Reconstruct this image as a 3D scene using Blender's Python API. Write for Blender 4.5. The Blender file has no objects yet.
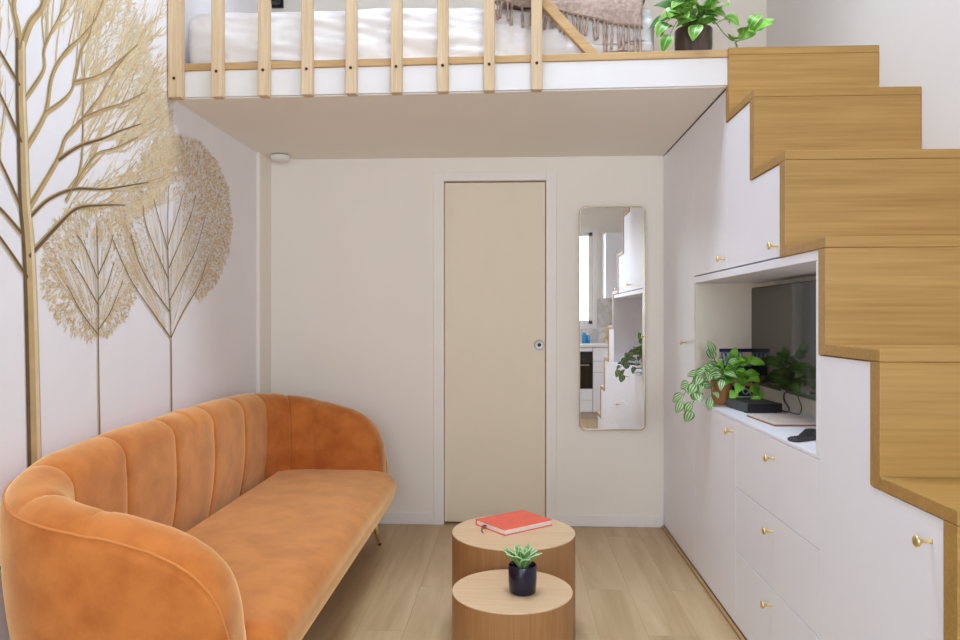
import bpy, bmesh, math, random
from mathutils import Vector, Matrix, noise
random.seed(11)
S = bpy.context.scene
COL = S.collection
PI = math.pi
P_WIN, P_SKY_FILL, P_DOOR_FILL, EXPOSURE = 50, 100, 22, .16

# ------------------------------------------------------------------ materials
def new_mat(name):
    m = bpy.data.materials.new(name); m.use_nodes = True
    nt = m.node_tree; b = nt.nodes['Principled BSDF']
    return m, nt, b

def nd(nt, typ, **kw):
    n = nt.nodes.new(typ)
    for k, v in kw.items():
        setattr(n, k, v)
    return n

def plain(name, col, rough=.6, metal=0., var=.04, scale=9., bump=0., **kw):
    """flat colour with a faint procedural mottling"""
    m, nt, b = new_mat(name)
    tc = nd(nt, 'ShaderNodeTexCoord'); no = nd(nt, 'ShaderNodeTexNoise')
    no.inputs['Scale'].default_value = scale; no.inputs['Detail'].default_value = 3
    nt.links.new(tc.outputs['Object'], no.inputs['Vector'])
    r = nd(nt, 'ShaderNodeValToRGB')
    r.color_ramp.elements[0].position = .3; r.color_ramp.elements[1].position = .7
    r.color_ramp.elements[0].color = [c*(1-var) for c in col]+[1]
    r.color_ramp.elements[1].color = [min(1, c*(1+var)) for c in col]+[1]
    nt.links.new(no.outputs['Fac'], r.inputs['Fac'])
    nt.links.new(r.outputs['Color'], b.inputs['Base Color'])
    b.inputs['Roughness'].default_value = rough; b.inputs['Metallic'].default_value = metal
    if bump:
        bu = nd(nt, 'ShaderNodeBump'); bu.inputs['Strength'].default_value = bump; bu.inputs['Distance'].default_value = .01
        nt.links.new(no.outputs['Fac'], bu.inputs['Height']); nt.links.new(bu.outputs['Normal'], b.inputs['Normal'])
    for k, v in kw.items():
        b.inputs[k].default_value = v
    return m

def wood(name, dark, light, axis='X', grain=14., rough=.45, band=.5):
    """straight-grained wood; the grain runs along one axis"""
    m, nt, b = new_mat(name)
    tc = nd(nt, 'ShaderNodeTexCoord')
    def stretched(sc, along):
        mp = nd(nt, 'ShaderNodeMapping')
        v = [sc]*3; v['XYZ'.index(axis)] = sc*along
        mp.inputs['Scale'].default_value = v
        nt.links.new(tc.outputs['Object'], mp.inputs['Vector'])
        return mp
    n1 = nd(nt, 'ShaderNodeTexNoise'); n1.inputs['Scale'].default_value = 1; n1.inputs['Detail'].default_value = 6; n1.inputs['Roughness'].default_value = .65
    nt.links.new(stretched(grain, .06).outputs[0], n1.inputs['Vector'])
    n2 = nd(nt, 'ShaderNodeTexNoise'); n2.inputs['Scale'].default_value = 1; n2.inputs['Detail'].default_value = 4
    nt.links.new(stretched(grain*8, .03).outputs[0], n2.inputs['Vector'])
    mx = nd(nt, 'ShaderNodeMix'); mx.inputs['Factor'].default_value = band
    nt.links.new(n1.outputs['Fac'], mx.inputs[2]); nt.links.new(n2.outputs['Fac'], mx.inputs[3])
    r = nd(nt, 'ShaderNodeValToRGB')
    r.color_ramp.elements[0].position = .32; r.color_ramp.elements[1].position = .66
    r.color_ramp.elements[0].color = list(dark)+[1]; r.color_ramp.elements[1].color = list(light)+[1]
    nt.links.new(mx.outputs[0], r.inputs['Fac']); nt.links.new(r.outputs['Color'], b.inputs['Base Color'])
    b.inputs['Roughness'].default_value = rough
    bu = nd(nt, 'ShaderNodeBump'); bu.inputs['Strength'].default_value = .06; bu.inputs['Distance'].default_value = .004
    nt.links.new(n2.outputs['Fac'], bu.inputs['Height']); nt.links.new(bu.outputs['Normal'], b.inputs['Normal'])
    return m

def floor_mat():
    m, nt, b = new_mat('oak_plank_floor')
    tc = nd(nt, 'ShaderNodeTexCoord')
    mp = nd(nt, 'ShaderNodeMapping'); mp.inputs['Rotation'].default_value = (0, 0, PI/2); mp.inputs['Location'].default_value = (.3, .05, 0)
    nt.links.new(tc.outputs['Object'], mp.inputs['Vector'])
    br = nd(nt, 'ShaderNodeTexBrick'); br.offset = .37; br.offset_frequency = 2
    br.inputs['Scale'].default_value = 1; br.inputs['Brick Width'].default_value = 1.3; br.inputs['Row Height'].default_value = .19
    br.inputs['Mortar Size'].default_value = .0012; br.inputs['Mortar Smooth'].default_value = .3; br.inputs['Bias'].default_value = 0
    br.inputs['Color1'].default_value = (.40, .40, .40, 1); br.inputs['Color2'].default_value = (.60, .60, .60, 1); br.inputs['Mortar'].default_value = (.12, .12, .12, 1)
    nt.links.new(mp.outputs[0], br.inputs['Vector'])
    m2 = nd(nt, 'ShaderNodeMapping'); m2.inputs['Scale'].default_value = (9, .8, 9)
    nt.links.new(tc.outputs['Object'], m2.inputs['Vector'])
    ad = nd(nt, 'ShaderNodeVectorMath', operation='ADD')
    sc = nd(nt, 'ShaderNodeVectorMath', operation='SCALE'); sc.inputs['Scale'].default_value = 9
    nt.links.new(br.outputs['Color'], sc.inputs[0]); nt.links.new(m2.outputs[0], ad.inputs[0]); nt.links.new(sc.outputs[0], ad.inputs[1])
    n1 = nd(nt, 'ShaderNodeTexNoise'); n1.inputs['Scale'].default_value = 1.; n1.inputs['Detail'].default_value = 7; n1.inputs['Roughness'].default_value = .6; n1.inputs['Distortion'].default_value = .6
    nt.links.new(ad.outputs[0], n1.inputs['Vector'])
    mx = nd(nt, 'ShaderNodeMix'); mx.inputs['Factor'].default_value = .22
    nt.links.new(n1.outputs['Fac'], mx.inputs[2]); nt.links.new(br.outputs['Color'], mx.inputs[3])
    r = nd(nt, 'ShaderNodeValToRGB'); e = r.color_ramp.elements
    e[0].position = .30; e[0].color = (.38, .26, .13, 1)
    e[1].position = .68; e[1].color = (.62, .48, .295, 1)
    k = e.new(.47); k.color = (.50, .365, .20, 1)
    nt.links.new(mx.outputs[0], r.inputs['Fac'])
    dk = nd(nt, 'ShaderNodeMix', data_type='RGBA', blend_type='MULTIPLY'); 
    dk.inputs[7].default_value = (.80, .76, .72, 1)
    nt.links.new(br.outputs['Fac'], dk.inputs[0]); nt.links.new(r.outputs['Color'], dk.inputs[6])
    nt.links.new(dk.outputs[2], b.inputs['Base Color'])
    b.inputs['Roughness'].default_value = .42
    return m

def velvet():
    m, nt, b = new_mat('orange_velvet')
    tc = nd(nt, 'ShaderNodeTexCoord')
    no = nd(nt, 'ShaderNodeTexNoise'); no.inputs['Scale'].default_value = 8; no.inputs['Detail'].default_value = 5; no.inputs['Roughness'].default_value = .6
    nt.links.new(tc.outputs['Object'], no.inputs['Vector'])
    r = nd(nt, 'ShaderNodeValToRGB'); e = r.color_ramp.elements
    e[0].position = .36; e[0].color = (.45, .130, .026, 1)
    e[1].position = .62; e[1].color = (.59, .200, .046, 1)
    nt.links.new(no.outputs['Fac'], r.inputs['Fac']); nt.links.new(r.outputs['Color'], b.inputs['Base Color'])
    b.inputs['Roughness'].default_value = .85
    b.inputs['Specular IOR Level'].default_value = .15
    b.inputs['Sheen Weight'].default_value = 1.0; b.inputs['Sheen Roughness'].default_value = .45; b.inputs['Sheen Tint'].default_value = (1, .72, .38, 1)
    n2 = nd(nt, 'ShaderNodeTexNoise'); n2.inputs['Scale'].default_value = 400
    nt.links.new(tc.outputs['Object'], n2.inputs['Vector'])
    bu = nd(nt, 'ShaderNodeBump'); bu.inputs['Strength'].default_value = .12; bu.inputs['Distance'].default_value = .002
    nt.links.new(n2.outputs['Fac'], bu.inputs['Height']); nt.links.new(bu.outputs['Normal'], b.inputs['Normal'])
    return m

def leaf_mat(name, dark, light, edge=None, stripes=False):
    m, nt, b = new_mat(name)
    uv = nd(nt, 'ShaderNodeUVMap'); sp = nd(nt, 'ShaderNodeSeparateXYZ')
    nt.links.new(uv.outputs[0], sp.inputs[0])
    tc = nd(nt, 'ShaderNodeTexCoord'); no = nd(nt, 'ShaderNodeTexNoise'); no.inputs['Scale'].default_value = 22
    nt.links.new(tc.outputs['Object'], no.inputs['Vector'])
    r = nd(nt, 'ShaderNodeValToRGB'); e = r.color_ramp.elements
    e[0].position = .35; e[0].color = list(dark)+[1]; e[1].position = .65; e[1].color = list(light)+[1]
    nt.links.new(no.outputs['Fac'], r.inputs['Fac'])
    out = r.outputs['Color']
    # a = distance from the midrib 0..1
    s = nd(nt, 'ShaderNodeMath', operation='SUBTRACT'); s.inputs[1].default_value = .5
    ab = nd(nt, 'ShaderNodeMath', operation='ABSOLUTE'); nt.links.new(sp.outputs[0], s.inputs[0]); nt.links.new(s.outputs[0], ab.inputs[0])
    rr = nd(nt, 'ShaderNodeValToRGB'); q = rr.color_ramp.elements
    rr.color_ramp.interpolation = 'LINEAR'
    if stripes:
        q[0].position = 0.; q[0].color = (1, 1, 1, 1); q[1].position = .5; q[1].color = (0, 0, 0, 1)
        for p, c in ((.05, 1), (.10, 0), (.17, 0), (.22, 1), (.31, 1), (.36, 0)):
            k = q.new(p); k.color = (c, c, c, 1)
    else:
        q[0].position = 0.; q[0].color = (.8, .8, .8, 1); q[1].position = .5; q[1].color = (1, 1, 1, 1)
        for p, c in ((.03, .6), (.06, 0), (.34, 0), (.44, .8 if edge else 0)):
            k = q.new(p); k.color = (c, c, c, 1)
        if not edge: q[-1].color = (0, 0, 0, 1)
    nt.links.new(ab.outputs[0], rr.inputs['Fac'])
    mx = nd(nt, 'ShaderNodeMix', data_type='RGBA')
    mx.inputs[7].default_value = list(edge or light)+[1]
    nt.links.new(rr.outputs['Color'], mx.inputs[0]); nt.links.new(out, mx.inputs[6])
    nt.links.new(mx.outputs[2], b.inputs['Base Color'])
    b.inputs['Roughness'].default_value = .4
    b.inputs['Subsurface Weight'].default_value = 0
    return m

def glass_mat(name, tint=(1, 1, 1)):
    m, nt, b = new_mat(name)
    out = nt.nodes['Material Output']
    tr = nd(nt, 'ShaderNodeBsdfTransparent'); tr.inputs[0].default_value = list(tint)+[1]
    gl = nd(nt, 'ShaderNodeBsdfGlossy'); gl.inputs['Roughness'].default_value = .02
    fr = nd(nt, 'ShaderNodeFresnel'); fr.inputs[0].default_value = 1.45
    mx = nd(nt, 'ShaderNodeMixShader')
    nt.links.new(fr.outputs[0], mx.inputs[0]); nt.links.new(tr.outputs[0], mx.inputs[1]); nt.links.new(gl.outputs[0], mx.inputs[2])
    nt.links.new(mx.outputs[0], out.inputs[0])
    return m

def marble():
    m, nt, b = new_mat('pale_marble')
    tc = nd(nt, 'ShaderNodeTexCoord'); no = nd(nt, 'ShaderNodeTexNoise'); no.inputs['Scale'].default_value = 2.2; no.inputs['Detail'].default_value = 8; no.inputs['Distortion'].default_value = 2.
    nt.links.new(tc.outputs['Object'], no.inputs['Vector'])
    r = nd(nt, 'ShaderNodeValToRGB'); e = r.color_ramp.elements
    e[0].position = .42; e[0].color = (.78, .77, .75, 1); e[1].position = .6; e[1].color = (.8, .79, .77, 1)
    k = e.new(.5); k.color = (.6, .59, .57, 1)
    nt.links.new(no.outputs['Fac'], r.inputs['Fac']); nt.links.new(r.outputs['Color'], b.inputs['Base Color'])
    b.inputs['Roughness'].default_value = .2
    return m

M = {}
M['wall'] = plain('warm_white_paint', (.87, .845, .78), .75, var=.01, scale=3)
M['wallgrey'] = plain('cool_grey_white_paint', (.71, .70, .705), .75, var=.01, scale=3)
M['fascia'] = plain('satin_white_fascia', (.76, .75, .75), .5, var=.01)
M['paper'] = plain('pale_wallpaper', (.86, .865, .90), .7, var=.015, scale=4)
M['ceil'] = plain('white_ceiling_paint', (.88, .87, .85), .8, var=.01, scale=3)
M['door'] = plain('cream_door_paint', (.81, .73, .575), .5, var=.012, scale=3)
M['trim'] = plain('white_trim_paint', (.86, .85, .845), .45, var=.01)
M['casing'] = plain('door_casing_paint', (.865, .845, .81), .5, var=.01)
M['cab'] = plain('white_cabinet_lacquer', (.865, .895, .975), .42, var=.008, scale=3)
M['carcass'] = plain('shadow_gap_board', (.24, .22, .20), .7)  # darkened so the gaps between the cabinet fronts read as shade
M['niche'] = plain('cream_niche_board', (.84, .79, .69), .5, var=.01)
M['floor'] = floor_mat()
M['stairX'] = wood('oak_stair_grain_across', (.325, .178, .040), (.47, .28, .085), 'X', 13)
M['stairY'] = wood('oak_stair_edge', (.40, .25, .09), (.55, .37, .16), 'Y', 16)
M['pine'] = wood('pale_pine', (.52, .37, .205), (.71, .56, .37), 'Z', 20, .5)
M['pineX'] = wood('golden_pine_board', (.44, .27, .11), (.62, .42, .21), 'X', 18, .5)
M['tableZ'] = wood('table_oak_side_shaded', (.29, .135, .045), (.41, .21, .08), 'Z', 22, .45)  # drum side: more orange oak, with shade put into its darker tone
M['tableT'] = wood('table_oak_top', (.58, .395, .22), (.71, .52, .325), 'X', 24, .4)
M['plinth'] = wood('oak_floor_strip', (.33, .19, .07), (.47, .29, .12), 'Y', 15)
M['velvet'] = velvet()
M['piping'] = plain('orange_piping_cord', (.62, .23, .055), .8)
M['brass'] = plain('brushed_brass', (.86, .68, .34), .38, 1., var=.05)
M['frame'] = plain('aged_brass', (.40, .31, .17), .42, 1., var=.05)
M['steel'] = plain('brushed_steel', (.50, .49, .47), .5, 1.)
M['darkmetal'] = plain('dark_bronze_metal', (.10, .05, .035), .35, .8)
M['mirror'] = plain('mirror_silver', (.93, .93, .93), 0., 1., var=0)
M['black'] = plain('black_plastic', (.018, .018, .02), .35)
M['blackmat'] = plain('charcoal_plastic', (.035, .037, .042), .5)
M['screen'] = plain('dark_screen_glass', (.012, .012, .011), .06, var=0, **{'Specular IOR Level': .28, 'Specular Tint': (1, .90, .55, 1)})
M['white'] = plain('white_plastic', (.84, .84, .83), .35, var=.01)
M['linen'] = plain('white_linen', (.86, .86, .88), .9, var=.02, scale=30, bump=.05)
M['mattress'] = plain('beige_mattress_cover', (.78, .70, .64), .9, var=.03, scale=30)
M['throw'] = plain('taupe_knit', (.37, .275, .225), .95, var=.25, scale=60, bump=.4)
M['gold1'] = plain('mural_gold', (.53, .39, .19), .6, var=.12, scale=16)
M['gold2'] = plain('mural_pale_gold', (.74, .625, .41), .6, var=.08, scale=20)
M['gold3'] = plain('mural_cream_gold', (.78, .70, .54), .6, var=.06, scale=20)
M['gold4'] = plain('mural_ochre', (.66, .52, .29), .6, var=.1, scale=20)
M['bark'] = plain('mural_dark_brown', (.135, .085, .04), .6, var=.2, scale=16)
M['barkgold'] = plain('mural_soft_brown', (.30, .205, .095), .6, var=.2, scale=16)
M['paperwhite'] = plain('mural_white_line', (.84, .82, .79), .6, var=.02)
M['red'] = plain('coral_red_cloth', (.76, .125, .075), .6, var=.06, scale=30)
M['pages'] = plain('cream_paper', (.84, .79, .70), .8, var=.05, scale=60)
M['ribbon'] = plain('dark_red_ribbon', (.20, .03, .03), .6)
M['navy'] = plain('navy_glaze', (.006, .007, .022), .25, var=.1)
M['potbrown'] = plain('bronze_brown_glaze', (.10, .066, .052), .3, .35, var=.12, scale=14)
M['terracotta'] = plain('terracotta', (.50, .215, .085), .7, var=.12, scale=18)
M['soil'] = plain('potting_soil', (.05, .03, .02), .95, var=.4, scale=80)
M['leafA'] = leaf_mat('fresh_leaf', (.07, .27, .02), (.20, .46, .05), (.44, .60, .20))
M['leafB'] = leaf_mat('striped_leaf', (.05, .20, .03), (.09, .29, .05), (.50, .64, .36), stripes=True)
M['leafC'] = leaf_mat('bright_leaf', (.13, .42, .03), (.28, .60, .07))
M['leafD'] = leaf_mat('dark_leaf', (.03, .11, .015), (.07, .20, .03))
M['succ'] = leaf_mat('succulent_leaf', (.07, .24, .07), (.16, .38, .11), (.56, .70, .38))
M['succw'] = plain('succulent_heart', (.66, .72, .48), .5)
M['stem'] = plain('green_stem', (.20, .34, .07), .5)
M['glass'] = glass_mat('window_glass')
M['blueglass'] = plain('blue_liquid', (.05, .32, .62), .1, var=.1)
M['ovenglass'] = plain('oven_black_glass', (.015, .015, .017), .08, var=0)
M['worktop'] = plain('white_worktop', (.82, .81, .79), .25, var=.02)
M['marble'] = marble()
M['magnavy'] = plain('print_navy', (.015, .03, .10), .35)
M['magblue'] = plain('print_blue', (.05, .16, .50), .35)
M['magbeige'] = plain('print_beige', (.66, .52, .36), .35)
M['magcoral'] = plain('print_coral', (.72, .26, .17), .35)
M['magwhite'] = plain('print_white', (.80, .80, .82), .35)
M['folio'] = plain('pale_blush_board', (.72, .635, .585), .5)
M['folioedge'] = plain('brown_board_edge', (.30, .16, .08), .6)
def emit(name, col, st):
    m, nt, b = new_mat(name)
    b.inputs['Emission Color'].default_value = list(col)+[1]; b.inputs['Emission Strength'].default_value = st
    b.inputs['Base Color'].default_value = (.9, .9, .9, 1)
    return m
M['lamp'] = emit('lamp_diffuser', (1, .93, .82), 6)

# ------------------------------------------------------------------ mesh helpers
def root_loc(o):
    while o.parent: o = o.parent
    return o.location.copy()

def obj(name, bm, mat, parent=None, smooth=False, origin=None):
    """link one bmesh (in world coordinates) as ONE mesh object"""
    off = root_loc(parent) if parent else (Vector(origin) if origin is not None else Vector((0, 0, 0)))
    b = bm.b
    bmesh.ops.translate(b, verts=b.verts, vec=-off)
    bmesh.ops.recalc_face_normals(b, faces=b.faces)
    me = bpy.data.meshes.new(name)
    b.to_mesh(me); b.free()
    for m in (mat if isinstance(mat, (list, tuple)) else [mat]):
        me.materials.append(m)
    if smooth:
        for p in me.polygons: p.use_smooth = True
    o = bpy.data.objects.new(name, me); COL.objects.link(o)
    if parent: o.parent = parent
    else: o.location = off
    return o

class Mesh:
    """holds one bmesh while shapes are added to it"""
    def __init__(s): s.b = bmesh.new()
def nb(): return Mesh()

def box(bm, x0, x1, y0, y1, z0, z1, bev=0., seg=2, mi=0):
    vs = [bm.b.verts.new(p) for p in ((x0, y0, z0), (x1, y0, z0), (x1, y1, z0), (x0, y1, z0), (x0, y0, z1), (x1, y0, z1), (x1, y1, z1), (x0, y1, z1))]
    fs = [bm.b.faces.new([vs[i] for i in q]) for q in ((3, 2, 1, 0), (4, 5, 6, 7), (0, 1, 5, 4), (1, 2, 6, 5), (2, 3, 7, 6), (3, 0, 4, 7))]
    for f in fs: f.material_index = mi
    if bev:
        es = list({e for f in fs for e in f.edges})
        r = bmesh.ops.bevel(bm.b, geom=es, offset=bev, segments=seg, affect='EDGES', profile=.5)
        for f in r['faces']: f.material_index = mi
    return vs

def prism(bm, poly, axis, a, b, bev=0., mi=0):
    """extrude a polygon [(u,v)] along axis between a and b; axis X: (u,v)=(y,z)"""
    def P(u, v, w):
        return {'X': (w, u, v), 'Y': (u, w, v), 'Z': (u, v, w)}[axis]
    lo = [bm.b.verts.new(P(u, v, a)) for u, v in poly]; hi = [bm.b.verts.new(P(u, v, b)) for u, v in poly]
    n = len(poly); fs = [bm.b.faces.new(lo[::-1]), bm.b.faces.new(hi)]
    for i in range(n):
        fs.append(bm.b.faces.new((lo[i], lo[(i+1) % n], hi[(i+1) % n], hi[i])))
    for f in fs: f.material_index = mi
    bmesh.ops.recalc_face_normals(bm.b, faces=fs)
    if bev:
        es = list({e for f in fs for e in f.edges})
        bmesh.ops.bevel(bm.b, geom=es, offset=bev, segments=2, affect='EDGES', profile=.5)

def lathe(bm, prof, c, n=32, mi=0, axis='Z', cap=True):
    """revolve [(r,h)] about an axis through c"""
    rings = []
    for r, h in prof:
        ring = []
        for i in range(n):
            a = 2*PI*i/n
            p = {'Z': (r*math.cos(a), r*math.sin(a), h), 'X': (h, r*math.cos(a), r*math.sin(a)), 'Y': (r*math.cos(a), h, r*math.sin(a))}[axis]
            ring.append(bm.b.verts.new(Vector(c)+Vector(p)))
        rings.append(ring)
    for A, B in zip(rings, rings[1:]):
        for i in range(n):
            f = bm.b.faces.new((A[i], A[(i+1) % n], B[(i+1) % n], B[i])); f.material_index = mi
    if cap:
        for R in (rings[0][::-1], rings[-1]):
            f = bm.b.faces.new(R); f.material_index = mi

def tube(bm, pts, rad, n=8, mi=0):
    """round tube along points; rad a number or a list"""
    pts = [Vector(p) for p in pts]; rings = []
    for i, p in enumerate(pts):
        t = (pts[min(i+1, len(pts)-1)]-pts[max(i-1, 0)]).normalized()
        if i == 0:
            u = t.orthogonal().normalized()
        else:
            u = (u-t*u.dot(t)).normalized()
        v = t.cross(u); r = rad[i] if isinstance(rad, (list, tuple)) else rad
        rings.append([bm.b.verts.new(p+(u*math.cos(2*PI*k/n)+v*math.sin(2*PI*k/n))*r) for k in range(n)])
    for A, B in zip(rings, rings[1:]):
        for k in range(n):
            f = bm.b.faces.new((A[k], A[(k+1) % n], B[(k+1) % n], B[k])); f.material_index = mi
    for R in (rings[0][::-1], rings[-1]):
        f = bm.b.faces.new(R); f.material_index = mi

def spline(pts, n=8):
    """Catmull-Rom through points"""
    P = [Vector(p) for p in pts]; out = []
    for i in range(len(P)-1):
        a, b, c, d = P[max(i-1, 0)], P[i], P[i+1], P[min(i+2, len(P)-1)]
        for k in range(n):
            t = k/n
            out.append(.5*((2*b)+(c-a)*t+(2*a-5*b+4*c-d)*t*t+(3*b-a-3*c+d)*t**3))
    out.append(P[-1]); return out

def rounded_rect(x0, x1, y0, y1, r, n=6):
    L = []
    for cx, cy, a0 in ((x1-r, y1-r, 0), (x0+r, y1-r, PI/2), (x0+r, y0+r, PI), (x1-r, y0+r, 1.5*PI)):
        for k in range(n+1):
            a = a0+PI/2*k/n; L.append((cx+r*math.cos(a), cy+r*math.sin(a)))
    return L

def slab(bm, lev, outline, mi=0):
    """stack rings outline(inset) at heights; lev = [(z, inset)]"""
    rings = [[bm.b.verts.new((x, y, z)) for x, y in outline(i)] for z, i in lev]
    n = len(rings[0])
    for A, B in zip(rings, rings[1:]):
        for k in range(n):
            f = bm.b.faces.new((A[k], A[(k+1) % n], B[(k+1) % n], B[k])); f.material_index = mi
    bm.b.faces.new(rings[0][::-1]); bm.b.faces.new(rings[-1])

def leaf(bm, base, d, up, L, W, curl=.25, mi=0, n=7, fold=.15):
    """one leaf blade with UV (u across, v along), slightly folded and curled"""
    uvl = bm.b.loops.layers.uv.verify()
    d = Vector(d).normalized(); up = Vector(up); s = d.cross(up)
    if s.length < 1e-3: s = d.orthogonal()
    s.normalize(); up = s.cross(d).normalized()
    rows = []
    for i in range(n+1):
        t = i/n
        w = W*.5*(math.sin(PI*min(1, t**.8))**.75)*(1-.15*t) if 0 < t < 1 else W*.02
        c = Vector(base)+d*(L*t)-up*(curl*L*t*t)+up*(.12*L*math.sin(PI*t))
        rows.append([bm.b.verts.new(c+s*(w*q)+up*(fold*abs(q)*w)) for q in (-1, -.5, 0, .5, 1)])
    for i in range(n):
        for k in range(4):
            f = bm.b.faces.new((rows[i][k], rows[i][k+1], rows[i+1][k+1], rows[i+1][k])); f.material_index = mi; f.smooth = True
            for lp, (a, b) in zip(f.loops, ((k, i), (k+1, i), (k+1, i+1), (k, i+1))):
                lp[uvl].uv = (a/4, b/n)

def thing(name, label, cat, loc=(0, 0, 0), group=None):
    o = bpy.data.objects.new(name, None); COL.objects.link(o); o.location = loc; o.empty_display_size = .05
    bpy.context.view_layer.update()
    o['label'] = label; o['category'] = cat
    if group: o['group'] = group
    return o
def tag(o, label, cat, group=None):
    o['label'] = label; o['category'] = cat
    if group: o['group'] = group
    return o
def struct(name, bm, mat, **kw):
    o = obj(name, bm, mat, **kw); o['kind'] = 'structure'; return o
def structure_label(o, label, cat):
    o['label'] = label; o['category'] = cat
def copy_thing(src, loc, label=None):
    r = src.copy(); COL.objects.link(r); r.location = loc
    if label: r['label'] = label
    for ch in src.children:
        c = ch.copy(); COL.objects.link(c); c.parent = r
        for g in ch.children:
            q = g.copy(); COL.objects.link(q); q.parent = c
    return r

# ================================================================== the room
XL, XR, YB, YF, ZC = -1.485, 1.475, 4.4, -.9, 4.6
CX = .88                                    # face of the cabinet wall
def wallbox(name, *a):
    bm = nb(); box(bm, *a); return struct(name, bm, M['wall'])
bm = nb(); box(bm, XL-.1, XR+.1, YF-.1, YB+.1, -.06, 0); struct('floor', bm, M['floor'])
sx0, sx1, sy0, sy1 = -.60, .45, 1.75, 2.95       # opening of an added skylight, invented to light the room from above
bm = nb()
box(bm, XL-.1, sx0, YF-.1, YB+.1, ZC, ZC+.16); box(bm, sx1, XR+.1, YF-.1, YB+.1, ZC, ZC+.16); box(bm, sx0, sx1, YF-.1, sy0, ZC, ZC+.16); box(bm, sx0, sx1, sy1, YB+.1, ZC, ZC+.16)
struct('ceiling', bm, M['ceil'])
added_sky = bpy.data.objects.new('added_skylight', None); COL.objects.link(added_sky); added_sky.location = (-.075, 2.35, ZC); added_sky['kind'] = 'structure'  # unseen skylight, added for top light
bm = nb()
for a in ((sx0, sx1, sy0, sy0+.04), (sx0, sx1, sy1-.04, sy1), (sx0, sx0+.04, sy0+.04, sy1-.04), (sx1-.04, sx1, sy0+.04, sy1-.04)):
    box(bm, *a, ZC+.08, ZC+.14, .003)
obj('added_skylight_frame', bm, M['trim'], added_sky)
bm = nb(); box(bm, sx0+.04, sx1-.04, sy0+.04, sy1-.04, ZC+.105, ZC+.11); obj('added_skylight_pane', bm, M['glass'], added_sky)
# back wall with the doorway recess
dx0, dx1, dz = -.417, .190, 2.047
bm = nb()
box(bm, XL-.1, dx0, YB, YB+.1, 0, ZC); box(bm, dx1, XR+.1, YB, YB+.1, 0, ZC); box(bm, dx0, dx1, YB, YB+.1, dz, ZC); box(bm, dx0, dx1, YB+.06, YB+.1, 0, dz)
struct('wall_back', bm, M['wall'])
bm = nb(); box(bm, XL-.1, XL, YF-.1, YB+.1, 0, ZC); struct('wall_left', bm, M['paper'])
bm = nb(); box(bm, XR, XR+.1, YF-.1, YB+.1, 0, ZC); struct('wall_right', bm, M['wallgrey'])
# front wall (behind the camera) with the window opening
wx0, wx1, wz0, wz1 = .30, 1.02, 1.145, 2.34
fx0, fx1, fz1 = -1.40, -.15, 2.34                # added glazed door, made up to let low light in from behind
bm = nb()
box(bm, XL-.1, fx0, YF-.1, YF, 0, ZC); box(bm, fx0, fx1, YF-.1, YF, fz1, ZC); box(bm, fx1, wx0, YF-.1, YF, 0, ZC); box(bm, wx1, XR+.1, YF-.1, YF, 0, ZC); box(bm, wx0, wx1, YF-.1, YF, 0, wz0); box(bm, wx0, wx1, YF-.1, YF, wz1, ZC)
struct('wall_front', bm, M['wall'])
# boxed corner at the far end of the mural wall
bm = nb(); box(bm, XL, -1.462, 4.2, YB, 0, 2.186, .003); struct('trim_1', bm, M['wall'])
# window
win = bpy.data.objects.new('window_1', None); COL.objects.link(win); win.location = (0, YF-.05, 0); win['kind'] = 'structure'
bm = nb()
for a in ((wx0, wx1, wz0, wz0+.05), (wx0, wx1, wz1-.05, wz1), (wx0, wx0+.05, wz0, wz1), (wx1-.05, wx1, wz0, wz1), (.64, .68, wz0, wz1)):
    box(bm, a[0], a[1], YF-.07, YF-.02, a[2], a[3], .004)
obj('window_frame', bm, M['trim'], win)
bm = nb(); box(bm, wx0+.05, wx1-.05, YF-.05, YF-.045, wz0+.05, wz1-.05); obj('window_pane', bm, M['glass'], win)
bm = nb()
for a in ((wx1, wx1+.06, wz0-.06, wz1+.06), (wx0-.06, wx0, wz0-.06, wz1+.06), (wx0, wx1, wz1, wz1+.06), (wx0, wx1, wz0-.06, wz0)):
    box(bm, a[0], a[1], YF, YF+.018, a[2], a[3], .003)
obj('window_casing', bm, M['trim'], win)

gd = bpy.data.objects.new('added_glazed_door', None); COL.objects.link(gd); gd.location = ((fx0+fx1)/2, YF-.05, 0); gd['kind'] = 'structure'  # unseen door, added as an opening for fill light
bm = nb(); fm = (fx0+fx1)/2
for a in ((fx0, fx1, 0, .14), (fx0, fx1, fz1-.07, fz1), (fx0, fx0+.07, .14, fz1-.07), (fx1-.07, fx1, .14, fz1-.07), (fm-.06, fm+.06, .14, fz1-.07)):
    box(bm, a[0], a[1], YF-.07, YF-.02, a[2], a[3], .004)
obj('added_door_frame', bm, M['trim'], gd)
bm = nb(); box(bm, fx0+.07, fx1-.07, YF-.05, YF-.045, .14, fz1-.07); obj('added_door_glass', bm, M['glass'], gd)
bm = nb(); tube(bm, [(fm+.03, YF-.022, 1.02), (fm+.03, YF+.03, 1.02), (fm+.13, YF+.03, 1.02)], .009, 10); obj('added_door_handle', bm, M['steel'], gd, smooth=True)

# baseboards
def baseboard(name, x0, x1, y0, y1):
    bm = nb(); box(bm, x0, x1, y0, y1, 0, .07, .005); struct(name, bm, M['trim'])
baseboard('baseboard_back', -1.462, dx0-.062, YB-.014, YB)
baseboard('baseboard_back.001', dx1+.062, CX-.004, YB-.014, YB)
baseboard('baseboard_left', XL, XL+.014, -.2, 4.2)

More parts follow.
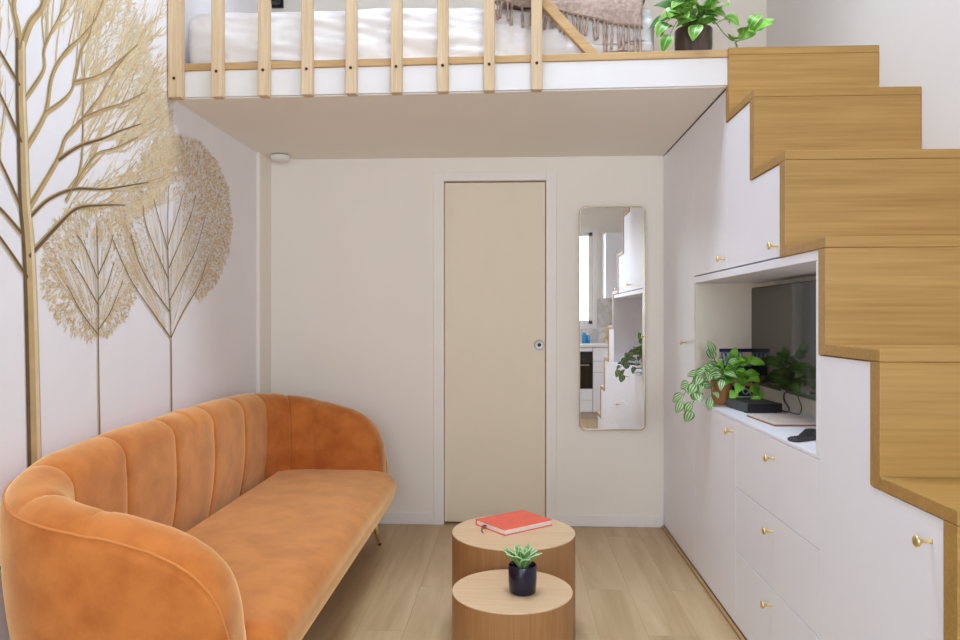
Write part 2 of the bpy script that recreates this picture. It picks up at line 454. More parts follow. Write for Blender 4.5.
# sliding door and casing
door = bpy.data.objects.new('door_1', None); COL.objects.link(door); door.location = (-.11, YB, 0); door['kind'] = 'structure'
bm = nb(); box(bm, dx0+.003, dx1-.004, YB+.012, YB+.05, .014, dz-.008, .002); obj('door_panel', bm, M['door'], door)
bm = nb()
box(bm, dx0-.062, dx0, YB-.012, YB, 0, dz+.052, .003); box(bm, dx1, dx1+.062, YB-.012, YB, 0, dz+.052, .003); box(bm, dx0, dx1, YB-.012, YB, dz, dz+.052, .003)
obj('door_casing', bm, M['casing'], door)
bm = nb()
lathe(bm, [(.0, .002), (.030, .002), (.031, -.003), (.027, -.006), (.024, -.004), (.020, -.0035), (.0, -.0035)], (.150, YB+.011, 1.071), 28, axis='Y', cap=False)
lk = obj('door_lock', bm, M['steel'], door, smooth=True); lk['label'] = 'round brushed steel lock on the door'
bm = nb(); lathe(bm, [(.0, -.0036), (.011, -.0036), (.011, -.006), (.0, -.006)], (.150, YB+.011, 1.071), 20, axis='Y', cap=False)
obj('lock_core', bm, M['darkmetal'], lk, smooth=True)

# ------------------------------------------------------------------ mural
mur = thing('tree_mural', 'gold and brown painted trees mural on pale wallpaper above the orange sofa', 'mural', (XL, 2.8, 1.2))
BR = {
'trunk':[(2.231,0.08),(2.231,0.545),(2.226,0.779),(2.212,1.197),(2.198,1.442),(2.179,1.592),(2.17,1.772),(2.163,1.891),(2.161,2.071)],
'topL':[(2.161,2.04),(2.145,2.112),(2.13,2.157),(2.136,2.242),(2.118,2.45),(2.06,2.7)],
'topR':[(2.161,2.04),(2.203,2.135),(2.261,2.212),(2.295,2.314),(2.313,2.41),(2.36,2.65)],
'B1':[(2.179,1.897),(2.269,2.015),(2.271,2.075),(2.295,2.128),(2.34,2.2),(2.386,2.287),(2.42,2.45),(2.48,2.6)],
'B2':[(2.187,1.753),(2.278,1.882),(2.313,2.013),(2.386,2.116),(2.473,2.195),(2.556,2.287),(2.611,2.384),(2.68,2.5)],
'B2b':[(2.278,1.882),(2.386,1.963),(2.434,2.029),(2.473,2.148),(2.525,2.226),(2.556,2.312)],
'B2c':[(2.434,2.029),(2.589,2.103),(2.728,2.207),(2.856,2.312)],
'B3':[(2.195,1.566),(2.34,1.748),(2.386,1.832),(2.483,1.921),(2.589,2.029),(2.68,2.146),(2.778,2.244)],
'B3b':[(2.345,1.75),(2.463,1.822),(2.611,1.884),(2.728,1.941),(2.882,2.007)],
'B3c':[(2.483,1.921),(2.611,1.986),(2.753,2.052),(2.91,2.139)],
'B4':[(2.198,1.54),(2.295,1.613),(2.434,1.67),(2.611,1.7),(2.778,1.742),(2.938,1.785)],
'B4b':[(2.434,1.67),(2.473,1.724),(2.567,1.815),(2.704,1.871),(2.856,1.946)],
'B5':[(2.198,1.423),(2.352,1.544),(2.452,1.608),(2.604,1.641),(2.76,1.665)],
'B6':[(2.386,1.62),(2.463,1.734),(2.483,1.856),(2.483,1.939),(2.494,2.096)],
'L1':[(2.161,1.566),(2.074,1.682),(1.992,1.756),(1.86,1.87)],'L2':[(2.164,1.763),(2.074,1.876),(2.005,1.932),(1.9,2.05)],
'L3':[(2.156,1.931),(2.074,2.0),(2.018,2.043),(1.92,2.17)],'L4':[(2.193,1.356),(2.074,1.463),(1.994,1.521),(1.84,1.62)],
'L5':[(2.164,1.489),(2.074,1.548),(1.992,1.584),(1.85,1.7)],
}
T2 = [[(2.587,.08),(2.585,0.689),(2.579,0.94),(2.573,1.191),(2.573,1.405),(2.566,1.564)],[(2.573,1.173),(2.469,1.254),(2.39,1.343)],[(2.573,1.191),(2.658,1.263),(2.741,1.377)],
[(2.573,1.28),(2.469,1.381),(2.412,1.428)],[(2.573,1.298),(2.631,1.354),(2.678,1.441)],[(2.573,1.369),(2.493,1.476),(2.446,1.515)],[(2.573,1.387),(2.644,1.482),(2.671,1.54)]]
T3 = [[(3.155,.08),(3.152,0.659),(3.142,0.821),(3.133,1.181),(3.114,1.353),(3.105,1.61),(3.114,1.804)],[(3.133,1.146),(2.957,1.266),(2.8,1.38),(2.671,1.522)],
[(3.133,1.146),(3.249,1.259),(3.417,1.388),(3.531,1.538)],[(3.124,1.259),(2.957,1.368),(2.861,1.454),(2.8,1.554)],[(3.124,1.31),(3.249,1.425),(3.384,1.549),(3.496,1.728)],
[(3.114,1.396),(3.016,1.495),(2.916,1.608),(2.892,1.685)],[(3.114,1.448),(3.209,1.556),(3.331,1.705),(3.384,1.806)],[(3.105,1.524),(3.043,1.623),(2.982,1.719)],[(3.105,1.545),(3.18,1.662),(3.249,1.783)]]
CR3 = [(3.837,1.738),(3.781,1.56),(3.629,1.408),(3.424,1.31),(3.25,1.40),(3.019,1.40),(2.875,1.44),(2.785,1.5),(2.755,1.599),(2.785,1.73),(2.875,1.856),(3.019,1.964),(3.209,2.038),(3.424,2.059),(3.629,2.015),(3.781,1.902)]
CR2 = [(2.868,1.423),(2.839,1.319),(2.76,1.233),(2.649,1.179),(2.529,1.163),(2.419,1.184),(2.333,1.233),(2.278,1.303),(2.26,1.385),(2.278,1.468),(2.333,1.545),(2.419,1.606),(2.529,1.64),(2.649,1.64),(2.76,1.6),(2.839,1.524)]
STROKE = [0]
def ribbon(bm, pts, w0, w1, layer, mi, shift=0.):
    """flat printed stroke on the wall plane: pts (y,z), widths taper w0 -> w1"""
    n = len(pts); STROKE[0] += 1; x = XL+.0005+.00025*layer+STROKE[0] % 2000*1.5e-7; prev = None
    for i, p in enumerate(pts):
        a, b = pts[max(i-1, 0)], pts[min(i+1, n-1)]
        t = Vector((b[0]-a[0], b[1]-a[1]))
        if t.length < 1e-9: continue
        t.normalize(); w = (w0+(w1-w0)*i/(n-1))*.5
        nx, nz = -t.y, t.x
        cy, cz = p[0]-nx*shift*w, p[1]-nz*shift*w
        q = (bm.b.verts.new((x, cy+nx*w, cz+nz*w)), bm.b.verts.new((x, cy-nx*w, cz-nz*w)))
        if prev: bm.b.faces.new((prev[0], prev[1], q[1], q[0])).material_index = mi
        prev = q
def inside(p, poly):
    r = False; j = len(poly)-1
    for i in range(len(poly)):
        (a, b), (c, d) = poly[i], poly[j]
        if (b > p[1]) != (d > p[1]) and p[0] < (c-a)*(p[1]-b)/(d-b)+a: r = not r
        j = i
    return r
def sp2(L, n=7): return [(p[0], p[1]) for p in spline([(a, b, 0) for a, b in L], n)]
MM = [M['bark'], M['gold1'], M['gold2'], M['gold3'], M['gold4'], M['paperwhite'], M['barkgold']]
rnd = random.Random(5)
def squiggle(bm, y, z, ang, L, w, layer, mi):
    c = rnd.uniform(-.9, .9); pts = []
    for k in range(3):
        pts.append((y, z)); y += L/2*math.cos(ang); z += L/2*math.sin(ang); ang += c
    ribbon(bm, pts, w, w*.5, layer, mi)
# big tree
bm = nb(); twigs = nb()
def twig(p, ang, L, w, depth):
    """a fine twig that swings back to grow outward from the trunk"""
    pts = [p]; a = ang; n = 6
    for k in range(n):
        q = pts[-1]; out = math.atan2(q[1]-1.25, q[0]-2.0)
        da = (out-a+PI) % (2*PI)-PI
        a += da*.28+rnd.uniform(-.10, .10)
        pts.append((q[0]+L/n*math.cos(a), q[1]+L/n*math.sin(a)))
    ribbon(twigs, pts, w, w*.45, 4+depth*.4, rnd.choice((1, 4)) if depth < 2 else rnd.choice((4, 2)))
    if depth < 3:
        for k in range(2):
            twig(pts[rnd.randint(2, n-1)], a+rnd.choice((-1, 1))*rnd.uniform(.35, .7), L*rnd.uniform(.6, .85), w*.68, depth+1)
for k, L in BR.items():
    pts = sp2(L)
    if k == 'trunk':
        ribbon(bm, pts, .078, .044, 8, 1); ribbon(bm, pts, .020, .012, 9, 0, -2.8); ribbon(bm, pts, .020, .010, 9, 2, 2.4); continue
    dark = k in ('B3b', 'B4', 'B5', 'L1', 'L2', 'L3', 'L4', 'L5')
    w = .024 if k in ('B2', 'B3', 'B5') else .034 if k in ('topL', 'topR') else .018
    ribbon(bm, pts, w, .005, 7, 1); ribbon(bm, pts, w*.55 if dark else w*.24, .003, 8, 0 if dark else 6, -1.6 if not dark else .3)
    for i in range(len(pts)//3, len(pts), 2):
        a, b = pts[i-1], pts[i]; ang = math.atan2(b[1]-a[1], b[0]-a[0])
        twig(b, ang+rnd.choice((-1, 1))*rnd.uniform(.3, .65), rnd.uniform(.18, .30), .008, 1)
    twig(pts[-1], math.atan2(pts[-1][1]-pts[-2][1], pts[-1][0]-pts[-2][0]), .22, .006, 1)
# its leafy rim: a broad belt of short strokes round the crown
EDGE = [(2.50,2.75),(2.72,2.58),(2.86,2.40),(2.97,2.27),(3.08,2.15),(3.16,2.04),(3.16,1.90),(3.08,1.78),(2.97,1.72)]
rim = nb(); E2 = sp2(EDGE, 10)
for i in range(4300):
    y, z = rnd.choice(E2); d = abs(rnd.gauss(0, .17)); y -= d*.9+rnd.uniform(-.02, .02); z -= d*.45+rnd.uniform(-.03, .03)
    squiggle(rim, y, z, math.atan2(z-1.25, y-2.0)+rnd.uniform(-.7, .7), rnd.uniform(.018, .045), rnd.uniform(.0025, .005), 2+rnd.random()*2, rnd.choice((2, 3, 3, 4, 2)))
t1 = obj('painted_tree', bm, MM, mur); t1['label'] = 'large tree with a thick two tone gold trunk'
obj('painted_twigs', twigs, MM, t1); obj('painted_leaf_rim', rim, MM, t1)
# the two smaller trees
def small(L, crown, core, n, lab, wt, dense):
    bm = nb()
    for i, l in enumerate(L):
        pts = sp2(l); w = wt if i == 0 else wt*.55
        ribbon(bm, pts, w, .004, 11, 4); ribbon(bm, pts, w*.5, .003, 12, 0, .5)
    o = obj('painted_tree', bm, MM, mur); o['label'] = lab
    cr = nb()
    ys = [p[0] for p in crown]; zs = [p[1] for p in crown]; k = 0
    while k < n:
        p = (rnd.uniform(min(ys), max(ys)), rnd.uniform(min(zs), max(zs)))
        if not inside(p, crown): continue
        dy, dz = (p[0]-core[0]), (p[1]-core[1]); d = math.hypot(dy/core[2], dz/core[3])
        keep = min(1, max(.0, (d-.35)*1.7)) if d < 1.2 else 1
        if dense and p[0] > core[0]+.12: keep = max(keep, .55)
        if rnd.random() > keep: k += .25; continue
        squiggle(cr, p[0], p[1], math.atan2(dz, dy)+rnd.uniform(-.8, .8), rnd.uniform(.012, .028), rnd.uniform(.0032, .006), 2+rnd.random()*3, rnd.choice((4, 4, 1, 2, 2)))
        k += 1
    obj('painted_crown', cr, MM, o)
    fan = nb(); by, bz = core[4]
    for i in range(150):
        a = rnd.uniform(.65, PI-.65); r0 = rnd.uniform(.05, .28); r1 = rnd.uniform(.6, 1.)*core[5]
        c = rnd.uniform(-.12, .12)
        pts = [(by+math.cos(a)*r+c*r*r, bz+math.sin(a)*r) for r in (r0, (r0+r1)/2, r1)]
        ribbon(fan, pts, .004, .0025, 6+rnd.random(), rnd.choice((5, 5, 4, 2)))
    obj('painted_fine_twigs', fan, MM, o)
small(T2, CR2, (2.57, 1.40, .20, .17, (2.573, 1.18), .42), 2300, 'small tree nearest the big trunk', .017, False)
small(T3, CR3, (3.12, 1.62, .42, .32, (3.13, 1.15), .72), 5200, 'small tree with the broad gold crown near the corner', .02, True)

# ------------------------------------------------------------------ loft
loft = bpy.data.objects.new('loft_platform', None); COL.objects.link(loft); loft.location = (0, 3.1, 2.19); loft['kind'] = 'structure'
def fy(x, d=0.): return 3.1+(CX-x)*.028+d          # the loft front runs slightly askew
def strip(bm, x0, x1, d0, d1, z0, z1, bev=.002):
    prism(bm, [(x0, fy(x0, d0)), (x1, fy(x1, d0)), (x1, fy(x1, d1)), (x0, fy(x0, d1))], 'Z', z0, z1, bev)
bm = nb(); prism(bm, [(XL, fy(XL)), (CX-.0012, fy(CX)), (CX-.0012, YB), (XL, YB)], 'Z', 2.186, 2.304, .002); obj('loft_deck', bm, M['wall'], loft)
bm = nb(); strip(bm, XL, CX-.002, -.014, 0, 2.19, 2.304); obj('fascia', bm, M['fascia'], loft)
bm = nb(); strip(bm, XL, CX-.002, -.018, .20, 2.305, 2.337, .003); eb = obj('edge_board', bm, M['pineX'], loft); eb['label'] = 'golden wood edge board'
bm = nb(); prism(bm, [(XL, fy(XL, .201)), (CX-.002, fy(CX, .201)), (CX-.002, YB), (XL, YB)], 'Z', 2.305, 2.334); obj('loft_flooring', bm, M['pineX'], loft)

rail = thing('loft_railing', 'pale pine railing of upright slats fixed to the front of the loft', 'railing', (-.6, 3.06, 2.19))
def screw(parent, x, z, y):
    bm = nb(); lathe(bm, [(0, .001), (.0065, .001), (.0065, -.0022), (0, -.0022)], (x, y, z), 12, axis='Y', cap=False)
    o = obj('screw_hole', bm, M['darkmetal'], parent)
y = fy(-1.43, -.02)
bm = nb(); box(bm, -1.479, -1.424, y-.045, y, 2.176, 3.22, .003); p = obj('post', bm, M['pine'], rail); screw(p, -1.452, 2.258, y-.045)
for x in (-1.268, -1.064, -.876, -.686, -.493, -.297, -.103, .094):
    bm = nb(); w = .0225; y = fy(x, -.0185)
    box(bm, x-w, x+w, y-.043, y, 2.176, 3.19, .003)
    p = obj('baluster', bm, M['pine'], rail); screw(p, x, 2.285, y-.043)
bm = nb(); strip(bm, XL+.005, .14, -.075, -.012, 3.19, 3.23, .004); obj('handrail', bm, M['pineX'], rail)
bm = nb()
prism(bm, [(.30, 2.339), (.355, 2.339), (-.30, 3.055), (-.355, 3.055)], 'Y', 3.108, 3.142, .003)
b_ = obj('diagonal_brace', bm, M['pineX'], rail); b_['label'] = 'slanting wooden brace'

# bed on the loft
bed = thing('loft_bed', 'low bed in white crumpled linen on the loft', 'bed', (-.4, 3.7, 2.335))
bm = nb(); slab(bm, [(2.336, .02), (2.36, 0), (2.45, 0), (2.47, .02)], lambda i: rounded_rect(-1.41+i, .585-i, 3.24+i, 4.32-i, .06-i*.5)); obj('mattress', bm, M['mattress'], bed, smooth=True)
bm = nb()
def duv(u, v):
    """u along the length, v over the profile from front hem over the top to the back hem"""
    x = -1.445+u*2.05
    P = [(3.212, 2.352), (3.198, 2.43), (3.200, 2.50), (3.215, 2.56), (3.255, 2.595), (3.4, 2.608), (3.8, 2.61), (4.2, 2.60), (4.33, 2.56), (4.35, 2.45), (4.345, 2.38)]
    k = v*(len(P)-1); i = min(int(k), len(P)-2); f = k-i
    y = P[i][0]*(1-f)+P[i+1][0]*f; z = P[i][1]*(1-f)+P[i+1][1]*f
    e = min(u, 1-u)*2.0
    if e < .05:
        s = 1-math.sqrt(max(0, 1-(1-e/.05)**2)); z -= s*.05*(z-2.37)/.2; y += (3.75-y)*s*.05
    q = noise.noise(Vector((x*3.2, y*6+z*5, 1.7)))*.020+noise.noise(Vector((x*4, z*34+x*6, 4.2)))*.016*(1 if x > -.95 else .4)+abs(noise.noise(Vector((x*7+z*9, z*15-x*3, 7))))*.014
    y -= q if z < 2.56 else 0; z += q*.5
    if v < .05: z += noise.noise(Vector((x*3, 0, 9)))*.018+.03*max(0, x+.1)
    return (x, y, z)
NU, NV = 150, 64
g = [[bm.b.verts.new(duv(i/NU, j/NV)) for j in range(NV+1)] for i in range(NU+1)]
for i in range(NU):
    for j in range(NV): bm.b.faces.new((g[i][j], g[i+1][j], g[i+1][j+1], g[i][j+1]))
for R in (g[0], g[NU]): bm.b.faces.new(R)
obj('duvet', bm, M['linen'], bed, smooth=True)
# the folded throw at the foot of the bed
thr = thing('throw_blanket', 'taupe knitted throw with a tasselled fringe draped over the bed', 'blanket', (.25, 3.3, 2.59))
def thr_pt(u, v):
    x = -.085+u*.645+.02*math.sin(v*5)
    P = [(4.15, 2.625), (3.8, 2.632), (3.4, 2.630), (3.25, 2.624), (3.192, 2.602), (3.176, 2.578), (3.172, 2.548)]
    k = v*(len(P)-1); i = min(int(k), len(P)-2); f = k-i
    y = P[i][0]*(1-f)+P[i+1][0]*f; z = P[i][1]*(1-f)+P[i+1][1]*f
    if v > .72:
        z -= (v-.72)/.28*(-.02+.16*max(0, u-.30)); y -= .012*math.sin(u*21)*(v-.72)/.28
    z += .010*noise.noise(Vector((x*9, y*9, 2)))+.006*math.sin(u*17+v*6)
    return Vector((x, y, z))
bm = nb(); NU, NV = 60, 40
g = [[bm.b.verts.new(thr_pt(i/NU, j/NV)) for j in range(NV+1)] for i in range(NU+1)]
for i in range(NU):
    for j in range(NV): bm.b.faces.new((g[i][j], g[i+1][j], g[i+1][j+1], g[i][j+1]))
o = obj('woven_cloth', bm, M['throw'], thr, smooth=True)
md = o.modifiers.new('thick', 'SOLIDIFY'); md.thickness = .012; md.offset = 1
bm = nb()
for i in range(30):
    u = (i+.5)/30; p = thr_pt(u, 1.); L = (.085 if u < .72 else .125)*rnd.uniform(.8, 1.15); sx = rnd.uniform(-.012, .012)
    if .14 < u < .30 and i % 2: continue
    q = [p+Vector((0, -.004, .006)), p+Vector((sx*.3, -.006, -.012)), p+Vector((sx*.6, -.004, -L*.5)), p+Vector((sx, -.006, -L))]
    q = spline(q, 4); n = len(q)
    tube(bm, q, [(.0062 if .12 < k/n < .25 else .0036)+.002*(k/n > .5) for k in range(n)], 6)
obj('fringe', bm, M['throw'], thr, smooth=True)
# little wall lamp over the bed
wl = thing('wall_lamp', 'small black wall lamp behind the bed on the loft', 'lamp', (-1.42, YB, 3.1))
bm = nb(); box(bm, -1.455, -1.385, YB-.02, YB-.001, 3.095, 3.22, .004); obj('wall_plate', bm, M['black'], wl)
bm = nb(); lathe(bm, [(.028, 3.105), (.03, 3.11), (.03, 3.2), (.028, 3.205)], (-1.42, YB-.055, 0), 20); obj('lamp_shade', bm, M['black'], wl, smooth=False)

# smoke alarm
sm = thing('smoke_alarm', 'small round white smoke alarm under the loft in the corner', 'smoke alarm', (-1.365, 4.27, 2.186))
bm = nb(); lathe(bm, [(.046, 2.185), (.046, 2.180)], (-1.365, 4.27, 0), 28); obj('base_ring', bm, M['carcass'], sm)
bm = nb(); lathe(bm, [(.054, 2.180), (.056, 2.176), (.055, 2.162), (.046, 2.153), (.02, 2.150)], (-1.365, 4.27, 0), 28); obj('cover', bm, M['white'], sm, smooth=True)

# ------------------------------------------------------------------ stairs
Yk = [3.06-.311*k for k in range(8)]
Zk = [2.337, 2.073, 1.777, 1.464, 1.160, .854, .547, .240]
TH, RT = .031, .050
st = thing('oak_staircase', 'oak box staircase climbing over the white cabinets to the loft', 'staircase', (1.18, .883, 0))
SX0, SX1 = CX-.004, XR-.001
for k in range(8):
    y1 = (YB-.002) if k == 0 else Yk[k-1]
    bm = nb(); box(bm, SX0, SX1, Yk[k], y1-(.0 if k else 0), Zk[k]-TH, Zk[k], .0025); obj('tread', bm, M['stairX'], st)
    zb = Zk[k+1] if k < 7 else 0
    bm = nb(); box(bm, SX0, SX1, Yk[k], Yk[k]+RT, zb if k == 7 else zb-TH, Zk[k]-TH-.0005, .002); obj('riser', bm, M['stairX'], st)
bm = nb()
prism(bm, [(Yk[7]+RT+.001, .002), (1.553, .002), (1.553, Zk[6]-TH-.002), (Yk[6]+RT+.001, Zk[6]-TH-.002), (Yk[6]+RT+.001, Zk[7]-TH-.002), (Yk[7]+RT+.001, Zk[7]-TH-.002)], 'X', CX, CX+.02, .001)
obj('side_panel', bm, M['cab'], st)

def knob(parent, y, z):
    bm = nb()
    lathe(bm, [(.0052, 0), (.0046, -.004), (.0042, -.008), (.0042, -.024), (.0105, -.0265), (.0125, -.029), (.0125, -.033), (.011, -.0345), (0.0005, -.0345)], (CX, y, z), 20, axis='X')
    o = obj('knob', bm, M['brass'], parent, smooth=True); o['label'] = 'small round brass knob'
def carcass(parent, y0, y1, z0, z1, x0=CX+.019, x1=XR-.004):
    bm = nb(); box(bm, x0, x1, y0, y1, z0, z1); obj('carcass', bm, M['carcass'], parent)
def front(parent, name, poly, gap=.0014):
    bm = nb(); prism(bm, poly, 'X', CX, CX+.018, .0012); return obj(name, bm, M['cab'], parent)
def rect(y0, y1, z0, z1, g=.0016): return [(y0+g, z0+g), (y1-g, z0+g), (y1-g, z1-g), (y0+g, z1-g)]
ZS, ZN, Y1, Y2 = .831, 1.432, 2.178, 3.66
c = thing('tall_cabinet', 'tall flat white cabinet reaching the loft beside the mirror wall', 'cabinet', (1.18, 4.03, 0))
carcass(c, Y2+.001, YB-.003, .02, 2.27)
d = front(c, 'door', rect(Y2, YB-.002, .016, 2.182)); knob(d, 3.82, 1.107)
c = thing('upper_cabinet', 'white stepped upper cabinet with two doors above the television niche', 'cabinet', (1.18, 3.07, ZN))
carcass(c, 2.78, Y2-.001, ZN+.001, 2.035); 
bm = nb(); box(bm, CX+.019, XR-.004, 2.476, 2.779, ZN+.001, 1.742); obj('carcass_step', bm, M['carcass'], c)
d = front(c, 'door', rect(3.112, Y2, ZN+.004, 2.182)); knob(d, 3.14, 1.481)
d = front(c, 'door', [(2.474, ZN+.0055), (3.1104, ZN+.0055), (3.1104, Zk[1]-TH-.003), (Yk[1]+RT+.002, Zk[1]-TH-.003), (Yk[1]+RT+.002, Zk[2]-TH-.003), (2.474, Zk[2]-TH-.003)]); knob(d, 2.512, 1.474)
n = thing('television_niche', 'open white niche unit holding the television and a trailing plant', 'shelf unit', (1.04, 2.92, ZS))
NX = 1.205
bm = nb(); box(bm, CX, NX, Y1, Y2, ZN-.030, ZN, .0015); obj('top_panel', bm, M['cab'], n)
bm = nb(); box(bm, CX, NX, Y1, Y2, ZS-.006, ZS+.006, .0015); obj('shelf', bm, M['cab'], n)
bm = nb(); box(bm, NX, NX+.012, Y1, Y2, ZS, ZN); obj('back_panel', bm, M['niche'], n)
bm = nb(); box(bm, CX+.001, NX-.001, Y2-.019, Y2-.001, ZS+.007, ZN-.031); obj('side_panel', bm, M['niche'], n)
bm = nb(); box(bm, CX, NX-.001, Y1, Y1+.024, ZS+.007, ZN-.031, .0015); obj('side_panel', bm, M['cab'], n)
c = thing('base_cabinet', 'white base cabinet with one door under the trailing plant', 'cabinet', (1.18, 3.3, 0))
carcass(c, 2.985, Y2-.001, .02, ZS-.008); d = front(c, 'door', rect(2.983, Y2, .016, ZS-.006)); knob(d, 3.02, .778)
c = thing('drawer_chest', 'white chest of three drawers under the television', 'drawers', (1.18, 2.58, 0))
carcass(c, Y1+.004, 2.981, .02, ZS-.008)
for z0, z1, zk, ky in ((.016, .308, .252, 2.575), (.308, .563, .509, 2.56), (.563, ZS-.006, .760, 2.545)):
    d = front(c, 'drawer', rect(Y1, 2.983, z0, z1)); knob(d, ky, zk)
c = thing('understair_cabinet', 'white stepped cabinet door under the lower oak steps with a brass knob', 'cabinet', (1.18, 1.87, 0))
carcass(c, 1.87, Y1-.003, .02, 1.124); bm = nb(); box(bm, CX+.019, XR-.004, 1.558, 1.869, .02, .818); obj('carcass_step', bm, M['carcass'], c)
d = front(c, 'door', [(1.5555, .016), (Y1-.0016, .016), (Y1-.0016, Zk[4]-TH-.003), (Yk[4]+RT+.002, Zk[4]-TH-.003), (Yk[4]+RT+.002, Zk[5]-TH-.003), (1.5555, Zk[5]-TH-.003)]); knob(d, 1.603, .764)
bm = nb(); box(bm, CX-.016, CX-.001, 1.0, YB-.016, 0, .014, .004); struct('trim_2', bm, M['plinth'])

# ------------------------------------------------------------------ television and what stands in the niche
tv = thing('television', 'flat black television standing in the white niche', 'television', (1.15, 3.11, ZS+.006))
bm = nb(); box(bm, 1.112, 1.142, 2.70, 3.522, .926, 1.374, .004); obj('bezel', bm, M['black'], tv)
bm = nb(); box(bm, 1.1095, 1.1125, 2.706, 3.516, .940, 1.368, .0008); obj('screen', bm, M['screen'], tv)
bm = nb(); box(bm, 1.1090, 1.1125, 3.09, 3.13, .928, .936, .001); obj('badge', bm, M['steel'], tv)
bm = nb(); box(bm, 1.142, NX-.001, 2.95, 3.27, 1.02, 1.28, .01); obj('wall_bracket', bm, M['blackmat'], tv)
bm = nb(); z = ZS+.012
tube(bm, spline([(1.15, 3.14, .97), (1.125, 3.13, .93), (1.10, 3.07, .90), (1.11, 3.045, .868), (1.125, 3.10, .846), (1.120, 3.15, .846), (1.122, 3.17, .846)], 8), .0035, 8); obj('power_lead', bm, M['black'], tv, smooth=True)
bm = nb(); tube(bm, spline([(1.15, 3.06, .97), (1.14, 3.03, .92), (1.135, 2.98, .88), (1.14, 3.02, .848), (1.14, 3.12, .843)], 8), .002, 8); obj('aerial_lead', bm, M['blackmat'], tv, smooth=True)

def rbox(cx, cy, w, d, z0, z1, rot, bev):
    """box turned about the vertical"""
    bm = nb(); box(bm, -w/2, w/2, -d/2, d/2, z0, z1, bev)
    bmesh.ops.rotate(bm.b, verts=bm.b.verts, cent=(0, 0, 0), matrix=Matrix.Rotation(rot, 3, 'Z')); bmesh.ops.translate(bm.b, verts=bm.b.verts, vec=(cx, cy, 0))
    return bm
zs = ZS+.0065
sb = thing('set_top_box', 'flat black set top box on the niche shelf beside the terracotta pot', 'media box', (1.03, 3.22, zs))
obj('casing', rbox(1.03, 3.235, .15, .22, zs+.003, zs+.040, .10, .003), M['blackmat'], sb)
obj('front_panel', rbox(1.0405, 3.1245, .146, .002, zs+.006, zs+.037, .10, .0005), M['black'], sb)
for dx, dy in ((-.06, -.09), (.06, -.09), (-.06, .09), (.06, .09)):
    bm = nb(); lathe(bm, [(.008, zs), (.008, zs+.0035)], (1.03+dx, 3.235+dy, 0), 12); obj('rubber_foot', bm, M['black'], sb)
fo = thing('pale_folder', 'thin pale folder with brown edges lying in front of the television', 'folder', (1.03, 2.89, zs))
obj('lower_board', rbox(1.03, 2.89, .178, .275, zs, zs+.005, .06, .001), M['folioedge'], fo)
obj('upper_board', rbox(1.031, 2.89, .175, .272, zs+.005, zs+.011, .06, .002), M['folio'], fo)
def remote(lab, cx, cy, rot, L, zb):
    r = thing('remote_control', lab, 'remote', (cx, cy, zb), 'remote controls in the niche')
    bm = nb(); slab(bm, [(zb, .004), (zb+.004, 0), (zb+.009, 0), (zb+.012, .004), (zb+.0135, .009)], lambda i: rounded_rect(-.022+i, .022-i, -L/2+i, L/2-i, .016-i*.6))
    bmesh.ops.rotate(bm.b, verts=bm.b.verts, cent=(0, 0, 0), matrix=Matrix.Rotation(rot, 3, 'Z')); bmesh.ops.translate(bm.b, verts=bm.b.verts, vec=(cx, cy, 0))
    obj('case', bm, M['blackmat'], r, smooth=False)
    bm = nb()
    for i in range(6):
        for j in (-1, 0, 1):
            p = Matrix.Rotation(rot, 3, 'Z') @ Vector((j*.011, -L*.38+i*L*.12, 0)); lathe(bm, [(.0035, zb+.013), (.0035, zb+.0147)], (cx+p.x, cy+p.y, 0), 8)
    obj('buttons', bm, M['black'], r)
remote('black remote on the shelf, the one nearer the folder', .995, 2.55, -.5, .16, zs)
remote('black remote on the shelf, the one nearer the shelf front', .945, 2.45, -1.0, .14, zs)

mg = thing('magazine', 'colourful magazine with a navy top standing behind the trailing plant', 'magazine', (1.07, 3.62, zs))
bm = nb(); box(bm, .992, 1.165, 3.622, 3.634, zs, 1.083, .001); obj('pages', bm, M['pages'], mg)
bm = nb(); Yc = 3.6212
def patch(x0, x1, z0, z1, mi, k=0): box(bm, x0, x1, Yc-.0006*k, Yc+.0007, z0, z1, mi=mi)
patch(.99, 1.167, zs, 1.085, 0)
patch(.99, 1.167, 1.068, 1.0848, 2, 1); patch(1.0, 1.10, 1.0, 1.066, 1, 1); patch(1.10, 1.166, 1.028, 1.066, 3, 1); patch(1.09, 1.166, 1.002, 1.026, 1, 1)
for i in range(5): prism(bm, [(1.015+i*.02, 1.004), (1.023+i*.02, 1.004), (1.013+i*.02, 1.062), (1.005+i*.02, 1.062)], 'Y', Yc-.0012, Yc, mi=5)
patch(1.0, 1.166, .955, 1.0, 2, 1); patch(1.08, 1.166, .905, .955, 4, 1); patch(1.0, 1.08, .90, .955, 3, 1); patch(.99, 1.167, zs+.001, .905, 2, 1)
patch(1.0, 1.16, zs+.012, zs+.018, 5, 2)
obj('cover', bm, [M['magbeige'], M['magblue'], M['magnavy'], M['magbeige'], M['magcoral'], M['magwhite']], mg)
cu = bpy.data.curves.new('lettering', 'FONT'); cu.body = 'ON'; cu.size = .04; cu.align_x = 'RIGHT'; cu.extrude = .0003
lo = bpy.data.objects.new('lettering_curve', cu); COL.objects.link(lo); lo.location = (1.162, Yc-.0014, zs+.028); lo.rotation_euler = (PI/2, 0, 0)
bpy.context.view_layer.update()
me = bpy.data.meshes.new_from_object(lo.evaluated_get(bpy.context.evaluated_depsgraph_get())); me.transform(lo.matrix_world); me.transform(Matrix.Translation(-mg.location))
me.materials.clear(); me.materials.append(M['magwhite']); bpy.data.objects.remove(lo)
lo = bpy.data.objects.new('lettering', me); COL.objects.link(lo); lo.parent = mg

